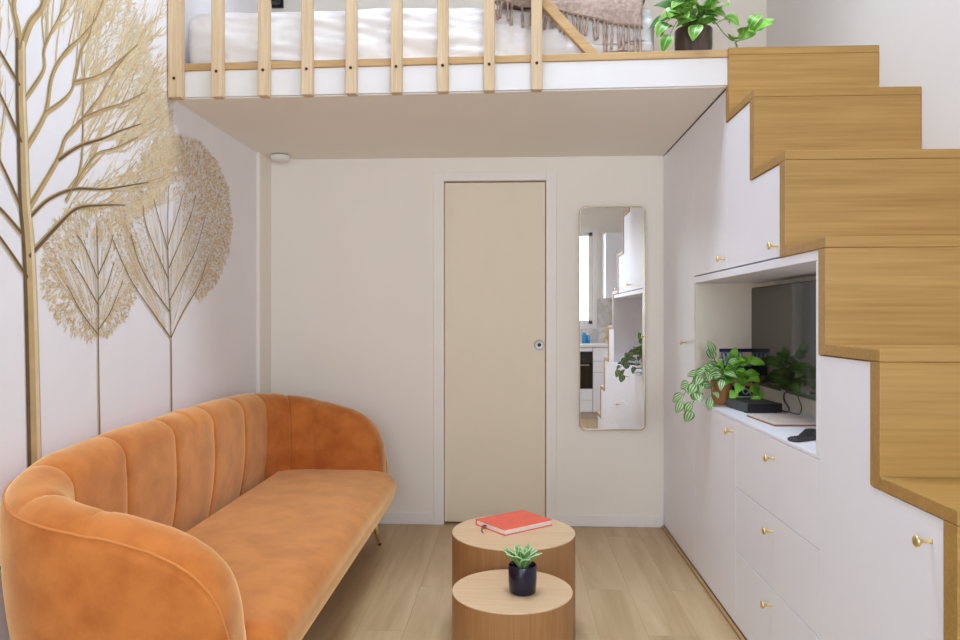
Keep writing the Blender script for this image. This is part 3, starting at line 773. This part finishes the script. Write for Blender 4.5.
def pot(parent, c, r0, r1, h, mat, soil=True, wall=.006):
    bm = nb(); x, y, z = c
    lathe(bm, [(r0*.9, z), (r0, z+.004), ((r0+r1)/2*1.03, z+h*.4), (r1, z+h-.003), (r1-.002, z+h), (r1-wall, z+h-.002), (r1-wall-.002, z+h*.75)], (x, y, 0), 40)
    o = obj('pot', bm, mat, parent, smooth=True)
    md = o.modifiers.new('sharp', 'EDGE_SPLIT'); md.split_angle = .8
    bm = nb(); lathe(bm, [(r1-wall-.001, z+h*.80), (.002, z+h*.83)], (x, y, 0), 32); obj('soil', bm, M['soil'], parent)
# the trailing plant in the niche
tp = thing('trailing_plant', 'trailing plant with striped leaves in a terracotta pot on the shelf', 'plant', (.945, 3.46, zs))
PX, PY = .955, 3.46
pot(tp, (PX, PY, zs), .036, .050, .108, M['terracotta'])
def bush(parent, stems, mats, seed, leafL, leafW, parts=('stems', 'leaves')):
    r = random.Random(seed); sb_ = nb(); lb = nb()
    for pts, cnt, mi, sc in stems:
        q = spline(pts, 8); n = len(q); tube(sb_, q, [.0026-.0012*i/n for i in range(n)], 6)
        for k in range(cnt):
            t = (k+1)/cnt; i = min(n-1, int(t*(n-1))); p = q[i]; tan = (q[min(i+1, n-1)]-q[max(i-1, 0)]).normalized()
            side = tan.cross(Vector((0, 0, 1)));
            if side.length < .1: side = Vector((1, 0, 0))
            side.normalize(); s = 1 if k % 2 else -1
            d = tan*.55+side*(s*r.uniform(.5, 1.))+Vector((r.uniform(-.3, .3), r.uniform(-.5, .1), r.uniform(-.1, .4)))
            if k == cnt-1: d = tan
            d.normalize(); up = Vector((r.uniform(-.3, .3), -.75, .65))
            pet = p+d*.010; tube(sb_, [p, pet], .0013, 5)
            leaf(lb, pet, d, up, leafL*sc*r.uniform(.8, 1.15), leafW*sc*r.uniform(.85, 1.1), r.uniform(.1, .35), mi if not isinstance(mi, tuple) else r.choice(mi))
    obj(parts[0], sb_, M['stem'], parent, smooth=True)
    obj(parts[1], lb, mats, parent, smooth=True)
zt = zs+.10
stems = [
 ([(PX, PY, zt), (.895, 3.44, .985), (.835, 3.42, .965), (.79, 3.41, .915), (.765, 3.40, .865)], 9, 0, 1.),
 ([(PX, PY, zt), (.895, 3.40, .975), (.845, 3.37, .945), (.82, 3.36, .90), (.795, 3.36, .83)], 9, 0, 1.),
 ([(PX, PY, zt), (.93, 3.42, .99), (.885, 3.38, 1.0), (.85, 3.37, .985), (.82, 3.36, .945)], 6, 0, 1.),
 ([(PX, PY, zt), (.935, 3.45, 1.0), (.915, 3.44, 1.06)], 5, 0, .95),
 ([(PX, PY, zt), (.97, 3.44, 1.0), (.985, 3.42, 1.045)], 6, (1, 1, 0), .95),
 ([(PX, PY, zt), (.99, 3.42, .99), (1.02, 3.38, 1.03), (1.045, 3.36, 1.035)], 6, 1, 1.05),
 ([(PX, PY, zt), (1.0, 3.42, .97), (1.04, 3.37, .96), (1.065, 3.34, .915)], 6, 1, 1.05),
 ([(PX, PY, zt), (.98, 3.40, .97), (1.01, 3.34, .94), (1.04, 3.30, .895)], 6, 1, 1.),
 ([(PX, PY, zt), (.97, 3.40, .96), (.985, 3.36, .93), (.995, 3.34, .89)], 5, 1, .95),
 ([(PX, PY, zt), (.945, 3.40, .98), (.94, 3.36, .985), (.93, 3.34, .965)], 5, 0, .95),
 ([(PX, PY, zt), (1.0, 3.46, 1.0), (1.04, 3.45, 1.02)], 5, 1, .95),
 ([(PX, PY, zt), (.97, 3.40, .98), (1.0, 3.36, .99), (1.035, 3.33, .975)], 6, 1, .95),
 ([(PX, PY, zt), (.955, 3.41, .99), (.96, 3.38, 1.02), (.975, 3.36, 1.03)], 5, (0, 1), .9),
 ([(PX, PY, zt), (.925, 3.41, .97), (.895, 3.37, .93), (.88, 3.35, .885)], 6, 0, .9),
]
bush(tp, stems, [M['leafB'], M['leafC']], 4, .060, .050)
# plant on the loft edge
lp = thing('potted_plant', 'leafy green plant in a bronze brown pot on the loft edge', 'plant', (.762, 3.19, 2.337))
QX, QY, QZ = .762, 3.185, 2.337
pot(lp, (QX, QY, QZ), .073, .078, .118, M['potbrown'])
zt = QZ+.10
stems = [
 ([(QX, QY, zt), (.70, 3.17, 2.50), (.665, 3.15, 2.50), (.645, 3.14, 2.48)], 6, (0, 2), 1.),
 ([(QX, QY, zt), (.72, 3.14, 2.49), (.68, 3.12, 2.47), (.655, 3.12, 2.425)], 5, 0, .95),
 ([(QX, QY, zt), (.73, 3.17, 2.53), (.70, 3.16, 2.565)], 5, 0, 1.),
 ([(QX, QY, zt), (.77, 3.18, 2.53), (.775, 3.18, 2.60), (.79, 3.18, 2.66)], 7, (0, 1), 1.05),
 ([(QX, QY, zt), (.81, 3.18, 2.52), (.85, 3.17, 2.58), (.885, 3.17, 2.65)], 7, (0, 1), 1.05),
 ([(QX, QY, zt), (.80, 3.15, 2.50), (.83, 3.13, 2.51), (.865, 3.12, 2.49)], 5, 0, 1.),
 ([(QX, QY, zt), (.77, 3.14, 2.51), (.775, 3.11, 2.49), (.76, 3.09, 2.45)], 5, 0, .9),
 ([(QX, QY, zt), (.75, 3.18, 2.54), (.735, 3.18, 2.60)], 5, (0, 1), 1.),
 ([(QX, QY, zt), (.79, 3.14, 2.50), (.81, 3.12, 2.53), (.835, 3.12, 2.56)], 6, (0, 1), 1.),
 ([(QX, QY, zt), (.74, 3.13, 2.50), (.72, 3.11, 2.52), (.695, 3.11, 2.515)], 6, (0, 1, 2), 1.),
 ([(QX, QY, zt), (.70, 3.19, 2.51), (.69, 3.18, 2.56)], 5, (1, 2), 1.),
 ([(QX, QY, zt), (.83, 3.18, 2.50), (.90, 3.20, 2.44), (.935, 3.19, 2.41), (.99, 3.17, 2.415), (1.01, 3.16, 2.43)], 7, (1, 1, 3), .85),
 ([(.935, 3.19, 2.40), (.965, 3.17, 2.42), (.985, 3.16, 2.45)], 4, (1, 0), .8),
]
bush(lp, stems, [M['leafA'], M['leafC'], M['leafD'], M['leafD']], 9, .090, .070)

# ================================================================== sofa
sofa = thing('sofa', 'orange velvet sofa with a curved channelled back along the mural wall', 'sofa', (-1.05, 2.95, 0))
XB, YA, YZ, RC = -1.372, 1.866, 4.035, .285      # centre line of the shell
XE = -.705
def path(s):
    """centre line of the shell from the near arm round the back to the far arm: point, outward normal"""
    a = XE-(XB+RC); q = RC*PI/2; b = YZ-YA-2*RC
    if s < a: return Vector((XE-s, YA)), Vector((0, -1))
    s -= a
    if s < q:
        t = s/RC; n = Vector((-math.sin(t), -math.cos(t))); return Vector((XB+RC, YA+RC))+n*RC, n
    s -= q
    if s < b: return Vector((XB, YA+RC+s)), Vector((-1, 0))
    s -= b
    if s < q:
        t = s/RC; n = Vector((-math.cos(t), math.sin(t))); return Vector((XB+RC, YZ-RC))+n*RC, n
    s -= q
    return Vector((XB+RC+s, YZ)), Vector((0, 1))
LT = 2*(XE-(XB+RC))+RC*PI+YZ-YA-2*RC
HT = [(0, .36), (.004, .47), (.012, .53), (.028, .585), (.05, .63), (.085, .672), (.13, .705), (.19, .733), (.30, .765), (.45, .797), (.62, .825), (.85, .845), (1.2, .853), (9, .853)]
HN = [(0, .36), (.004, .47), (.012, .52), (.028, .57), (.05, .606), (.085, .64), (.13, .668), (.19, .695), (.30, .725), (.45, .75), (.62, .78), (.85, .828), (1.2, .848), (9, .853)]
def height(e, near):
    T = HN if near else HT
    for (a, b), (c, d) in zip(T, T[1:]):
        if e <= c: return b+(d-b)*(e-a)/(c-a)
    return .853
mid = LT/2
GR = [mid+sg*o for o in (.18, .54, .86, 1.08, 1.26) for sg in (-1, 1)]
GR.sort()
def tuft(s):
    """-1 in a channel seam, up to +1 in the middle of a channel"""
    for a, b in zip(GR, GR[1:]):
        if a <= s <= b:
            u = abs((s-a)/(b-a)*2-1); return 1-u**7, (b-a)
    return (.35, .2)
ss = sorted(set([round(LT*i/300, 4) for i in range(301)]+[round(x, 4) for x in (.002, .005, .009, .014, .02, .028, .036, .045, .06)]+[round(LT-x, 4) for x in (.002, .005, .009, .014, .02, .028, .036, .045, .06)]+[round(g_+d_, 4) for g_ in GR for d_ in (-.012, -.006, -.003, 0, .003, .006, .012)]))
def section(s):
    p, n = path(s); e = min(s, LT-s); h = height(e, s < LT/2)
    w = .086*(.50+.50*math.sqrt(max(0, 1-(1-min(1, e/.07))**2)))
    back = min(1, max(0, (e-.25)/.6))
    r = min(.085, (h-.17)*.42); t, gw = tuft(s); seam = s > GR[0]-.03 and s < GR[-1]+.03
    gd = min(abs(s-g_) for g_ in GR)
    out = []
    def put(d, z, bulge):
        if seam: d -= bulge*.006*(t-.7)
        if seam: d += max(0, bulge)*.007*math.exp(-(gd/.0045)**2)
        q = p+n*d; out.append((q.x, q.y, z))
    zo = h-r
    for k in range(7):                                # outer face, tapering in to the feet
        f = k/6; z = .17+(zo-.17)*f; put(w-.062*(1-f)**1.4+.008*math.sin(PI*f), z, 0)
    for k in range(1, 12):                            # rolled top
        a = PI*k/12; put(w*math.cos(a)+.0, zo+r*math.sin(a)*(1+.0), max(0, math.sin(a*.5)**2)*.8)
        if seam and a > .5: x_, y_, z_ = out[-1]; out[-1] = (x_, y_, z_+.007*(t-.8)*math.sin(a))
    for k in range(9):                                # inner face, slightly full, down behind the seat
        f = k/8; z = zo+(.30-zo)*f; put(-w-.018*math.sin(PI*min(1, f*1.1))-back*-.035*f, min(z, zo), 1-f*.35)
    put(-w+.03, .20, 0)
    return out
bm = nb(); rows = [[bm.b.verts.new(v) for v in section(s)] for s in ss]
for A, B in zip(rows, rows[1:]):
    for k in range(len(A)): bm.b.faces.new((A[k], A[(k+1) % len(A)], B[(k+1) % len(A)], B[k]))
bm.b.faces.new(rows[0]); bm.b.faces.new(rows[-1][::-1])
obj('backrest', bm, M['velvet'], sofa, smooth=True)
# welt cord along the outer top edge and down the arm fronts
pts = []
for i in range(160):
    s = .004+(LT-.008)*i/159; sec = section(s); v = Vector(sec[8]); p, n = path(s); pts.append(v+Vector((n.x, n.y, 0))*.001)
e0 = [Vector(section(.004)[k])+Vector((.002, 0, 0)) for k in (0, 2, 4, 6)]; e1 = [Vector(section(LT-.004)[k])+Vector((.002, 0, 0)) for k in (6, 4, 2, 0)]
bm = nb(); tube(bm, e0+pts+e1, .0036, 6); obj('piping', bm, M['piping'], sofa, smooth=True)
# seat
def seat_out(i): return rounded_rect(-1.30+min(i, .05), -.622-i, 1.925+min(i, .04), 3.985-min(i, .04), max(.02, .10-min(i, .06)), 8)
bm = nb()
slab(bm, [(.155, .10), (.19, .068), (.235, .036), (.28, .014), (.32, .002), (.345, 0), (.368, .006), (.388, .022), (.402, .05), (.410, .09), (.4145, .14), (.4165, .20), (.417, .26), (.417, .32)], seat_out)
bmesh.ops.subdivide_edges(bm.b, edges=[], cuts=1)
obj('seat', bm, M['velvet'], sofa, smooth=True)
bm = nb(); slab(bm, [(.145, .01), (.15, 0), (.20, 0)], lambda i: rounded_rect(-1.40+i, -.735-i, 1.85+i, 4.05-i, .22-i, 8)); obj('base', bm, M['velvet'], sofa, smooth=False)
for x, y, dx, dy in ((-.760, 3.955, .032, .030), (-.760, 1.95, .032, -.03), (-1.33, 3.93, -.03, .03), (-1.33, 1.98, -.03, -.03)):
    bm = nb(); tube(bm, [(x, y, .165), (x+dx*.5, y+dy*.5, .08), (x+dx, y+dy, .001)], [.018, .013, .0085], 14); lg = obj('leg', bm, M['brass'], sofa, smooth=True)
    bm = nb(); tube(bm, [(x+dx*.97, y+dy*.97, .012), (x+dx, y+dy, .0)], [.0098, .0095], 14); obj('foot_cap', bm, M['darkmetal'], lg, smooth=True)

# black lead on the wall by the sofa
bm = nb(); tube(bm, spline([(XL+.006, 1.55, .44), (XL+.012, 1.8, .45), (XL+.010, 2.0, .495), (XL+.012, 2.10, .525), (XL+.01, 2.3, .53)], 8), .005, 8)
tube(bm, spline([(XL+.006, 1.55, .48), (XL+.012, 1.8, .50), (XL+.010, 2.0, .535), (XL+.012, 2.10, .555), (XL+.01, 2.3, .55)], 8), .004, 8)
o = obj('power_cable', bm, M['black'], None, smooth=True, origin=(XL+.01, 2.0, .5)); tag(o, 'black twin cable on the wall behind the near end of the sofa', 'cable')

# ================================================================== coffee tables
def drum(lab, x, y, r, h, rot):
    t = thing('coffee_table', lab, 'coffee table', (x, y, 0), 'round oak coffee tables')
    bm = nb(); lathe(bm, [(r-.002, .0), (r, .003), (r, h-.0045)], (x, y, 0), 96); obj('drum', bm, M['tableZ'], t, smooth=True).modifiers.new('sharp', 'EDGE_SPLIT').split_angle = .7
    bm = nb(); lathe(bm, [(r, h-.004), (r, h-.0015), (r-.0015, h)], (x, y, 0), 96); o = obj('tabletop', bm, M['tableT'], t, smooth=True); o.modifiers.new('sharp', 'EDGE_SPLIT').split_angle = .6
    return t
drum('larger round oak coffee table carrying the red book', -.002, 2.897, .240, .40, 0)
drum('smaller round oak coffee table in front carrying the succulent', -.006, 2.452, .199, .335, 0)
# book
bk = thing('book', 'coral red hardback book with a ribbon marker lying on the table', 'book', (0, 2.985, .40))
ang = math.radians(39); R3 = Matrix.Rotation(ang, 3, 'Z')
def turned(bm): bmesh.ops.rotate(bm.b, verts=bm.b.verts, cent=(0, 0, 0), matrix=R3); bmesh.ops.translate(bm.b, verts=bm.b.verts, vec=(0, 2.978, .4003)); return bm
LW, SW = .122, .095
bm = nb(); box(bm, -LW, LW, -SW, SW, 0, .003, .001); box(bm, -LW, LW, -SW, SW, .021, .024, .001); box(bm, -LW, LW, SW-.003, SW, .001, .023, .001); obj('cover', turned(bm), M['red'], bk)
bm = nb(); box(bm, -LW+.004, LW-.004, -SW+.004, SW-.004, .0032, .0208); obj('pages', turned(bm), M['pages'], bk)
bm = nb()
pr = spline([(-LW+.01, .03, .012), (-LW-.010, .033, .010), (-LW-.024, .020, .004), (-LW-.036, .006, .0028), (-LW-.044, -.018, .0026)], 6)
for a, b in zip(pr, pr[1:]):
    w = Vector((.005, .008, .0008)); vs = [bm.b.verts.new(q) for q in (a-w, a+w, b+w, b-w)]; bm.b.faces.new(vs)
o = obj('ribbon_marker', turned(bm), M['ribbon'], bk); md = o.modifiers.new('thick', 'SOLIDIFY'); md.thickness = .001
# succulent
su = thing('succulent', 'green and white succulent in a navy pot on the smaller table', 'plant', (.028, 2.43, .3353))
pot(su, (.028, 2.43, .3353), .043, .0465, .092, M['navy'], wall=.004)
bm = nb(); r = random.Random(3)
for ring, (cnt, tilt, L, W) in enumerate(((10, .60, .074, .036), (9, .92, .070, .033), (6, 1.2, .058, .026))):
    for i in range(cnt):
        a = 2*PI*(i+.4*ring)/cnt+r.uniform(-.15, .15); tl = tilt+r.uniform(-.1, .1)
        d = Vector((math.cos(a)*math.cos(tl), math.sin(a)*math.cos(tl), math.sin(tl)))
        up = Vector((-math.cos(a)*math.sin(tl), -math.sin(a)*math.sin(tl), math.cos(tl)))
        leaf(bm, Vector((.028, 2.43, .415))+Vector((math.cos(a), math.sin(a), 0))*.012, d, up, L*r.uniform(.9, 1.1), W, -.18, 0, 8, .45)
o = obj('leaves', bm, M['succ'], su, smooth=True); md = o.modifiers.new('thick', 'SOLIDIFY'); md.thickness = .003
bm = nb()
for i in range(5):
    a = 2*PI*i/5; leaf(bm, (.028+.004*math.cos(a), 2.43+.004*math.sin(a), .425), (math.cos(a)*.3, math.sin(a)*.3, 1), (-math.cos(a), -math.sin(a), .3), .042, .014, -.1, 0, 6, .4)
obj('heart', bm, M['succw'], su, smooth=True)

# ================================================================== mirror
mi_ = thing('wall_mirror', 'tall mirror with rounded corners and thin brass frame beside the door', 'mirror', (.5775, YB, 1.23))
mx0, mx1, mz0, mz1 = .384, .771, .571, 1.888
o_ = rounded_rect(mx0, mx1, mz0, mz1, .035, 8); i_ = rounded_rect(mx0+.0045, mx1-.0045, mz0+.0045, mz1-.0045, .031, 8)
bm = nb(); n = len(o_)
V = [[bm.b.verts.new((x, y, z)) for x, z in L] for L, y in ((o_, YB-.001), (o_, YB-.024), (i_, YB-.024), (i_, YB-.010))]
for A, B in zip(V, V[1:]+V[:1]):
    for k in range(n): bm.b.faces.new((A[k], A[(k+1) % n], B[(k+1) % n], B[k]))
obj('mirror_frame', bm, M['frame'], mi_)
bm = nb(); prism(bm, rounded_rect(mx0+.004, mx1-.004, mz0+.004, mz1-.004, .031, 8), 'Y', YB-.012, YB-.003); obj('mirror_glass', bm, M['mirror'], mi_)

# ================================================================== kitchen behind the camera, seen in the mirror
KF = -.27
def pull(parent, x0, x1, z):
    bm = nb(); box(bm, x0, x1, KF, KF+.018, z-.006, z+.006, .003); obj('pull', bm, M['brass'], parent)
def kfront(parent, name, x0, x1, z0, z1):
    bm = nb(); box(bm, x0+.002, x1-.002, KF-.02, KF, z0+.002, z1-.002, .0015); return obj(name, bm, M['cab'], parent)
k = thing('kitchen_cabinet', 'white kitchen base cabinet with drawers beside the oven', 'cabinet', (1.21, -.58, 0))
bm = nb(); box(bm, .958, 1.472, YF+.002, KF-.021, .08, .868); obj('carcass', bm, M['carcass'], k)
for z0, z1 in ((.56, .70), (.70, .866)): kfront(k, 'drawer', .958, 1.472, z0, z1)
kfront(k, 'door', .958, 1.472, .08, .56)
bm = nb(); box(bm, .958, 1.472, YF+.05, KF-.06, 0, .08); obj('plinth', bm, M['trim'], k)
k = thing('oven_cabinet', 'white kitchen base cabinet housing the black oven', 'cabinet', (.65, -.58, 0))
bm = nb(); box(bm, .355, .956, YF+.002, KF-.021, .08, .365); box(bm, .355, .956, YF+.002, KF-.021, .815, .868); box(bm, .355, .37, YF+.002, KF-.021, .365, .815); box(bm, .941, .956, YF+.002, KF-.021, .365, .815); obj('carcass', bm, M['carcass'], k)
kfront(k, 'drawer', .355, .956, .225, .364); kfront(k, 'drawer', .355, .956, .08, .225); kfront(k, 'filler', .355, .956, .816, .866)
bm = nb(); box(bm, .355, .956, YF+.05, KF-.06, 0, .08); obj('plinth', bm, M['trim'], k)
ov = thing('oven', 'black glass built-in oven with a steel handle', 'oven', (.655, -.5, .366))
bm = nb(); box(bm, .372, .939, -.80, KF-.022, .368, .812); obj('body', bm, M['blackmat'], ov)
bm = nb(); box(bm, .36, .951, KF-.021, KF+.002, .37, .68, .002); obj('door', bm, M['ovenglass'], ov)
bm = nb(); box(bm, .36, .951, KF-.021, KF+.001, .685, .812, .002); obj('control_panel', bm, M['black'], ov)
bm = nb(); tube(bm, [(.40, KF+.035, .655), (.91, KF+.035, .655)], .008, 12); tube(bm, [(.43, KF+.003, .655), (.43, KF+.035, .655)], .006, 8); tube(bm, [(.88, KF+.003, .655), (.88, KF+.035, .655)], .006, 8); obj('handle', bm, M['steel'], ov, smooth=True)
bm = nb(); box(bm, .35, 1.473, YF+.002, KF+.01, .87, .905, .003); o = obj('worktop', bm, M['worktop'], None, origin=(.9, -.58, .87)); tag(o, 'white kitchen worktop under the window', 'worktop')
bm = nb(); box(bm, 1.085, 1.473, YF+.001, YF+.012, .906, 1.474); box(bm, .35, 1.083, YF+.001, YF+.012, .906, 1.078); o = obj('splashback', bm, M['marble'], None, origin=(1.1, YF, 1.1)); tag(o, 'pale marble splashback behind the brass tap', 'splashback')
k = thing('kitchen_wall_cabinet', 'white kitchen wall cabinet above the marble splashback', 'cabinet', (1.3, -.7, 1.475))
bm = nb(); box(bm, 1.14, 1.472, YF+.002, -.521, 1.476, 2.288, .001); obj('carcass', bm, M['cab'], k)
bm = nb(); box(bm, 1.14, 1.472, -.52, -.50, 1.476, 2.288, .0015); obj('door', bm, M['cab'], k)
f = thing('kitchen_tap', 'brass kitchen tap on the worktop by the window', 'tap', (1.185, -.72, .905))
bm = nb(); tube(bm, spline([(1.185, -.74, .906), (1.185, -.74, 1.06), (1.185, -.73, 1.12), (1.185, -.68, 1.135), (1.185, -.61, 1.11), (1.185, -.60, 1.07)], 8), .011, 12); obj('spout', bm, M['brass'], f, smooth=True)
bm = nb(); lathe(bm, [(.026, .906), (.026, .915), (.018, .918), (.018, .97)], (1.185, -.74, 0), 20); obj('base', bm, M['brass'], f, smooth=True)
bm = nb(); tube(bm, [(1.17, -.74, .95), (1.12, -.74, .975)], .006, 10); obj('lever', bm, M['brass'], f, smooth=True)
for lab, x, y, h in (('blue soap bottle on the worktop, the taller of two', .885, -.62, .17), ('blue soap bottle on the worktop, the shorter of two', .935, -.66, .13)):
    b = thing('soap_bottle', lab, 'bottle', (x, y, .905), 'soap bottles by the window')
    bm = nb(); lathe(bm, [(.024, .906), (.028, .91), (.028, .906+h*.6), (.02, .906+h*.75), (.010, .906+h*.8)], (x, y, 0), 20); obj('body', bm, M['blueglass'], b, smooth=True)
    bm = nb(); lathe(bm, [(.012, .906+h*.8), (.012, .906+h*.95), (.004, .906+h*.96), (.004, .906+h)], (x, y, 0), 14); obj('cap', bm, M['white'], b, smooth=True)

# ================================================================== light
w = bpy.data.worlds.new('sky'); S.world = w; w.use_nodes = True
bgn = w.node_tree.nodes['Background']; bgn.inputs[0].default_value = (.78, .87, 1, 1); bgn.inputs[1].default_value = 1.5
def area(name, loc, rot, sx, sy, power, col):
    l = bpy.data.lights.new(name, 'AREA'); l.shape = 'RECTANGLE'; l.size = sx; l.size_y = sy; l.energy = power; l.color = col
    o = bpy.data.objects.new(name, l); COL.objects.link(o); o.location = loc; o.rotation_euler = rot
    return o
area('window_daylight', ((wx0+wx1)/2, YF-.12, (wz0+wz1)/2), (PI/2, 0, 0), wx1-wx0-.1, wz1-wz0-.1, P_WIN, (.86, .93, 1))
area('added_door_fill', ((fx0+fx1)/2, YF-.12, 1.2), (PI/2, 0, 0), fx1-fx0-.14, fz1-.25, P_DOOR_FILL, (.84, .91, 1))  # added fill shining through the made-up glazed door
area('added_skylight_fill', ((sx0+sx1)/2, (sy0+sy1)/2, ZC+.18), (0, 0, 0), sx1-sx0-.08, sy1-sy0-.08, P_SKY_FILL, (.78, .87, 1))  # added overhead fill shining through the made-up skylight

# ================================================================== camera and view
cam = bpy.data.cameras.new('camera'); co = bpy.data.objects.new('camera', cam); COL.objects.link(co); S.camera = co
co.location = (0, 0, 1.237); co.rotation_euler = (PI/2, 0, math.atan(34/740))
cam.sensor_width = 36; cam.lens = 740*36/960; cam.shift_y = -3/960; cam.clip_start = .02
S.view_settings.view_transform = 'Standard'; S.view_settings.look = 'None'; S.view_settings.gamma = 1; S.view_settings.use_curve_mapping = False
S.view_settings.exposure = EXPOSURE
S.cycles.use_denoising = True
S.cycles.max_bounces = 14; S.cycles.diffuse_bounces = 12; S.cycles.sample_clamp_indirect = 6
